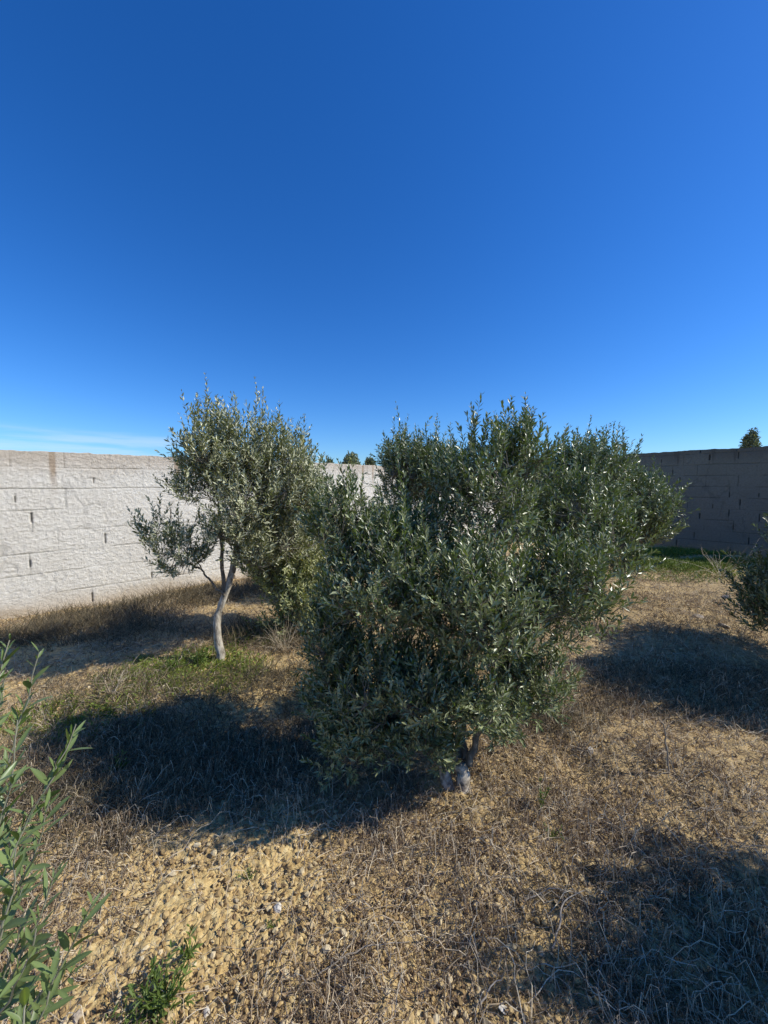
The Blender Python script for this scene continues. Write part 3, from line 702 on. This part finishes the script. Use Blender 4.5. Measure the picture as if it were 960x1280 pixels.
# ------------------------------------------------------------------ single stones
def stone_mat(name, a, b_):
    m, nt, b, out = newmat(name); n = noise(nt, 60, 5); nt.links.new(ramp(nt, n, [(.35, a), (.65, b_)]), b.inputs['Base Color']); b.inputs['Roughness'].default_value = .85
    bump(nt, n, .6, .004, b); return m
M['white_stone'] = stone_mat('white_stone', (.48, .43, .35), (.76, .71, .60)); M['tan_stone'] = stone_mat('tan_stone', (.30, .24, .17), (.50, .42, .32))
def stone(px, py, s, mat, label, flat=.7):
    p = onground(px, py); import bmesh
    bm = bmesh.new(); bmesh.ops.create_icosphere(bm, subdivisions=3, radius=1)
    ax = rng.uniform(.7, 1.25, 3) * [1, 1, flat]; pl = nrm(rng.normal(0, 1, (9, 3))); dl = rng.uniform(.62, .9, 9)
    for v in bm.verts:
        c = np.array(v.co)
        for a, d in zip(pl, dl):
            e = c @ a
            if e > d: c = c - a * (e - d)
        c = c * ax * s * (1 + .04 * rng.normal()); v.co = c
    me = bpy.data.meshes.new('stone'); bm.to_mesh(me); bm.free(); me.materials.append(M[mat])
    o = bpy.data.objects.new('stone', me); COL.objects.link(o); o.location = (p[0], p[1], p[2] + s * flat * .55); o.rotation_euler = (rng.normal() * .3, rng.normal() * .3, rng.random() * 6)
    tag(o, label, 'stone')
stone(347, 1138, .017, 'white_stone', 'small white stone alone on open soil below the stump\'s left')
stone(738, 940, .022, 'white_stone', 'white stone near the upright dead stick')
stone(629, 1263, .016, 'white_stone', 'white stone on the shaded soil at the bottom edge')
stone(258, 1268, .016, 'white_stone', 'whitish stone beside the green weed at the bottom left')
stone(97, 1274, .018, 'tan_stone', 'yellowish stone under the near olive shoots at the bottom')
stone(235, 1062, .013, 'tan_stone', 'tan stone at the edge of the bush shadow on the left')
stone(872, 772, .07, 'tan_stone', 'flat pale rock lying on the far path by the right bush', .3)
stone(905, 748, .075, 'tan_stone', 'flat pale rock lying farthest away near the green grass', .25)
stone(905, 784, .07, 'tan_stone', 'flat grey rock at the upper edge of the right bush shadow', .3)
stone(411, 1073, .011, 'white_stone', 'tiny white pebble in the middle of the sunny soil')

# ------------------------------------------------------------------ sticks and twigs
def stick(pts, r, label, name='dead_twig', cat='twig', forks=()):
    b = np.asarray(pts[0]); root = None; acc = Acc()
    def path(p, K=12):
        p = np.asarray(p, float); tt = np.linspace(0, len(p) - 1, K); i0 = np.minimum(tt.astype(int), len(p) - 2); f = (tt - i0)[:, None]
        q = p[i0] * (1 - f) + p[i0 + 1] * f; q[1:-1] += rng.normal(0, r * .5, (K - 2, 3)); return q
    tubes(acc, path(pts)[None], np.linspace(r, r * .45, 12)[None], 6, np.array([rng.random()]), rough=.2)
    for fk in forks: tubes(acc, path(fk, 12)[None], np.linspace(r * .6, r * .3, 12)[None], 5, np.array([rng.random()]))
    tag(acc.build(name, M['deadwood'], None, True), label, cat)
def gp(px, py, dz=.012): return onground(px, py) + [0, 0, dz]
b0 = onground(837, 968); Ys = b0[1]
stick([b0 - [0, 0, .02], at(834, 935, Ys), at(832, 912, Ys), at(823, 897, Ys)], .0052, 'dead stick standing upright with a bent tip near the right shadow', 'dead_stick', 'stick', forks=[[at(832, 912, Ys), at(836, 907, Ys - .02)]])
stick([gp(392, 1228), gp(430, 1205, .03), gp(470, 1192, .035), gp(512, 1182, .015)], .0032, 'long pale twig lying on the sunny soil at the bottom centre', forks=[[gp(425, 1207, .03), gp(445, 1180, .03)]])
stick([gp(690, 1190), gp(700, 1165, .04), gp(705, 1140, .05), gp(730, 1122, .03)], .0036, 'forked pale twig lying at the edge of the lower right shadow', forks=[[gp(703, 1150, .04), gp(718, 1138, .05)]])
stick([gp(745, 1240), gp(752, 1212, .03), gp(780, 1200, .02)], .003, 'curved twig inside the lower right shadow', forks=[[gp(752, 1212, .03), gp(744, 1190, .03)]])
stick([gp(600, 1262), gp(612, 1245, .03), gp(628, 1232, .03)], .003, 'short twig beside the white stone at the bottom edge')
stick([gp(812, 1275), gp(816, 1255, .03), gp(827, 1240, .03)], .003, 'thin twig deepest in the lower right shadow')
stick([gp(655, 1130), gp(690, 1118, .03), gp(720, 1122, .02)], .0025, 'slim twig arching over straw left of the lower right shadow')

# ------------------------------------------------------------------ brush: fans of thin dead stems
def brush(px, py, n, Lr, lean, label, r=.002, name='dry_bush', mat='straw', K=8, branch=2, green=0):
    b = onground(px, py); root = thing(name, b, label, 'dry plant')
    acc = Acc()
    for q in range(n):
        a = rng.random() * 6.28; le = rng.uniform(*lean); L = rng.uniform(*Lr); t = np.linspace(0, 1, K)[:, None]
        o = np.array([math.cos(a), math.sin(a), 0]); P = b - [0, 0, .01] + o * L * (le * t ** .8) + np.array([0, 0, 1]) * L * (np.sqrt(1 - min(.95, le ** 2)) * t - .55 * le * t ** 2.2)
        P[1:] += np.cumsum(rng.normal(0, L * .018, (K - 1, 3)), 0); P[:, 2] = np.maximum(P[:, 2], b[2] + .003)
        rn = np.array([.55 + .45 * rng.random()]); tubes(acc, P[None], np.linspace(r, r * .35, K)[None], 4, rn)
        for z in range(branch):
            k0 = int(rng.integers(2, K - 2)); e = P[k0] + (P[k0 + 1] - P[k0]) * 2.5 + rng.normal(0, L * .14, 3); e[2] = max(e[2], b[2])
            Q = curve(P[k0], e, rng.normal(0, L * .04, 3), 5); tubes(acc, Q[None], np.linspace(r * .5, r * .25, 5)[None], 3, rn)
    acc.build('stem', M[mat], root, True)
    return root
brush(902, 722, 15, (.45, .9), (.3, .85), 'pale arching dead stalks rising beside the right edge bush', r=.0032, branch=3)
brush(140, 868, 16, (.15, .4), (.3, .95), 'dead branching weed lying left of the slanting tree', r=.003, branch=3)
brush(355, 815, 22, (.2, .42), (.1, .8), 'straw coloured dead bush between the slanting tree and the big bush', r=.002, branch=3)
brush(385, 775, 22, (.2, .5), (.1, .8), 'dead bush further back touching the pale olive bush', r=.0025, branch=3)
brush(695, 905, 18, (.12, .3), (.2, .9), 'brown dead weed at the lower right of the big bush', r=.0016, branch=3)
brush(200, 1045, 12, (.06, .14), (.4, .95), 'small star shaped straw tuft at the edge of the bush shadow', r=.0014, branch=0)
brush(860, 905, 16, (.12, .28), (.5, .98), 'flattened dead weed right of the upright stick', r=.0018, branch=3)
brush(165, 1010, 14, (.1, .25), (.3, .95), 'dead weed in the shadow above the straw tuft', r=.0015, branch=2)
brush(700, 1010, 14, (.1, .26), (.5, .98), 'flattened dead weed on open straw below the white stone', r=.0016, branch=3)
brush(910, 1050, 14, (.1, .26), (.5, .98), 'flattened dead weed near the right edge above the corner shadow', r=.0016, branch=3)

def weed(px, py, n, Lr, label, leafL=.03, spread=.7):
    b = onground(px, py); root = thing('green_weed', b, label, 'weed'); st = Acc(); lf = Acc()
    for q in range(n):
        a = rng.random() * 6.28; L = rng.uniform(*Lr); le = rng.uniform(.25, 1) * spread; K = 7; t = np.linspace(0, 1, K)[:, None]
        o = np.array([math.cos(a), math.sin(a), 0]); P = b + o * L * le * t + np.array([0, 0, 1]) * L * (t * (1 - .5 * le) - .35 * le * t * t)
        P[:, 2] = np.maximum(P[:, 2], b[2] + .002); tubes(st, P[None], np.linspace(.0013, .0005, K)[None], 3, np.array([.5]))
        m = max(4, int(L / .012)); tp = rng.uniform(.15, 1, m); i0 = np.minimum((tp * (K - 1)).astype(int), K - 2); pos = P[i0] + (P[i0 + 1] - P[i0]) * ((tp * (K - 1)) - i0)[:, None]
        D = nrm(nrm(P[-1] - P[0]) + rng.normal(0, .8, (m, 3)) + [0, 0, .3]); Ls = leafL * rng.uniform(.5, 1.2, m)
        leaves(lf, pos, D, rng.normal(0, .4, (m, 3)) + [0, 0, 1.], Ls, Ls * .3, rng.random(m) * .8, curl=.3)
    st.build('stem', M['grass'], root); lf.build('foliage', M['weed'], root)
weed(205, 1262, 40, (.07, .17), 'largest leafy green weed at the bottom left on yellow soil', .028, 1.05)
weed(238, 1200, 8, (.05, .12), 'upright green sprig just above the largest leafy weed', .03, .4)
weed(310, 1100, 8, (.04, .08), 'small green tuft on open soil under the bush shadow', .016)
weed(341, 1160, 6, (.03, .06), 'tiny green sprout below the white stone on open soil', .014)
weed(676, 1012, 7, (.08, .16), 'thin green sprig standing in straw right of the stump', .022, .3)
weed(690, 1050, 8, (.05, .09), 'low green tuft in straw below the thin sprig', .02)
weed(250, 832, 34, (.08, .2), 'bright green leafy weed at the foot of the slanting trunk', .03)
weed(215, 840, 26, (.08, .18), 'green leafy weed left of the slanting trunk', .03)
weed(95, 910, 12, (.06, .14), 'green weed at the left end of the bush shadow', .025)
weed(150, 965, 12, (.06, .13), 'dim green weed inside the bush shadow on the left', .025)
weed(898, 706, 22, (.15, .3), 'leafy green plant in the grass before the dark wall', .05)

# ------------------------------------------------------------------ light
AZ, EL = R(94), R(40)        # azimuth clockwise from the view direction (+Y)
sun = bpy.data.lights.new('sun', 'SUN'); so = bpy.data.objects.new('sun', sun); COL.objects.link(so)
sun.energy = 5.0; sun.angle = R(.53); sun.color = (1, .96, .87)
from mathutils import Vector
sd = Vector((math.sin(AZ) * math.cos(EL), math.cos(AZ) * math.cos(EL), math.sin(EL)))
so.rotation_euler = sd.to_track_quat('Z', 'Y').to_euler(); so.location = (8, 2, 10)
w = bpy.data.worlds.new('World'); C.world = w; w.use_nodes = True; nt = w.node_tree; bg = nt.nodes['Background']
sky = N(nt, 'ShaderNodeTexSky', sky_type='NISHITA'); sky.sun_disc = False; sky.sun_elevation = EL; sky.sun_rotation = AZ
sky.altitude = 0; sky.air_density = 1.0; sky.dust_density = .3; sky.ozone_density = 3.5
hs = N(nt, 'ShaderNodeHueSaturation'); hs.inputs['Saturation'].default_value = 1.3; hs.inputs['Value'].default_value = 1.0
nt.links.new(sky.outputs[0], hs.inputs['Color'])
tint = mixc(nt, 1.0, hs.outputs[0], (.72, 1.04, 1.48), 'MULTIPLY'); col = tint
# faint cirrus low over the white wall
tc = N(nt, 'ShaderNodeTexCoord'); mp = N(nt, 'ShaderNodeMapping'); mp.inputs['Scale'].default_value = (3.0, 3.0, 34); nt.links.new(tc.outputs['Generated'], mp.inputs[0])
nz = N(nt, 'ShaderNodeTexNoise'); nz.inputs['Scale'].default_value = 1.1; nz.inputs['Detail'].default_value = 5; nt.links.new(mp.outputs[0], nz.inputs[0])
sx = N(nt, 'ShaderNodeSeparateXYZ'); nt.links.new(tc.outputs['Generated'], sx.inputs[0])
def mr(v, a, b_, c, d):
    m = N(nt, 'ShaderNodeMapRange'); m.interpolation_type = 'SMOOTHSTEP'; nt.links.new(v, m.inputs[0])
    for i_, q_ in enumerate((a, b_, c, d)): m.inputs[i_ + 1].default_value = q_
    return m.outputs[0]
def mul(a, b_):
    m = N(nt, 'ShaderNodeMath', operation='MULTIPLY'); nt.links.new(a, m.inputs[0])
    if isinstance(b_, float): m.inputs[1].default_value = b_
    else: nt.links.new(b_, m.inputs[1])
    return m.outputs[0]
band = mul(mr(sx.outputs[2], .05, .075, 0, 1), mr(sx.outputs[2], .085, .12, 1, 0))
cl = mul(mul(mr(nz.outputs['Fac'], .45, .62, 0, 1), band), mul(mr(sx.outputs[0], -.5, -.38, 1, 0), .35))
mxn = N(nt, 'ShaderNodeMix', data_type='RGBA'); nt.links.new(cl, mxn.inputs[0]); nt.links.new(col, mxn.inputs[6]); mxn.inputs[7].default_value = (7, 8, 9, 1)
nt.links.new(mxn.outputs[2], bg.inputs[0]); bg.inputs[1].default_value = .112

C.view_settings.view_transform = 'Standard'; C.view_settings.look = 'None'; C.view_settings.exposure = 0; C.view_settings.gamma = 1
C.render.engine = 'CYCLES'; C.cycles.max_bounces = 6; C.cycles.use_denoising = True
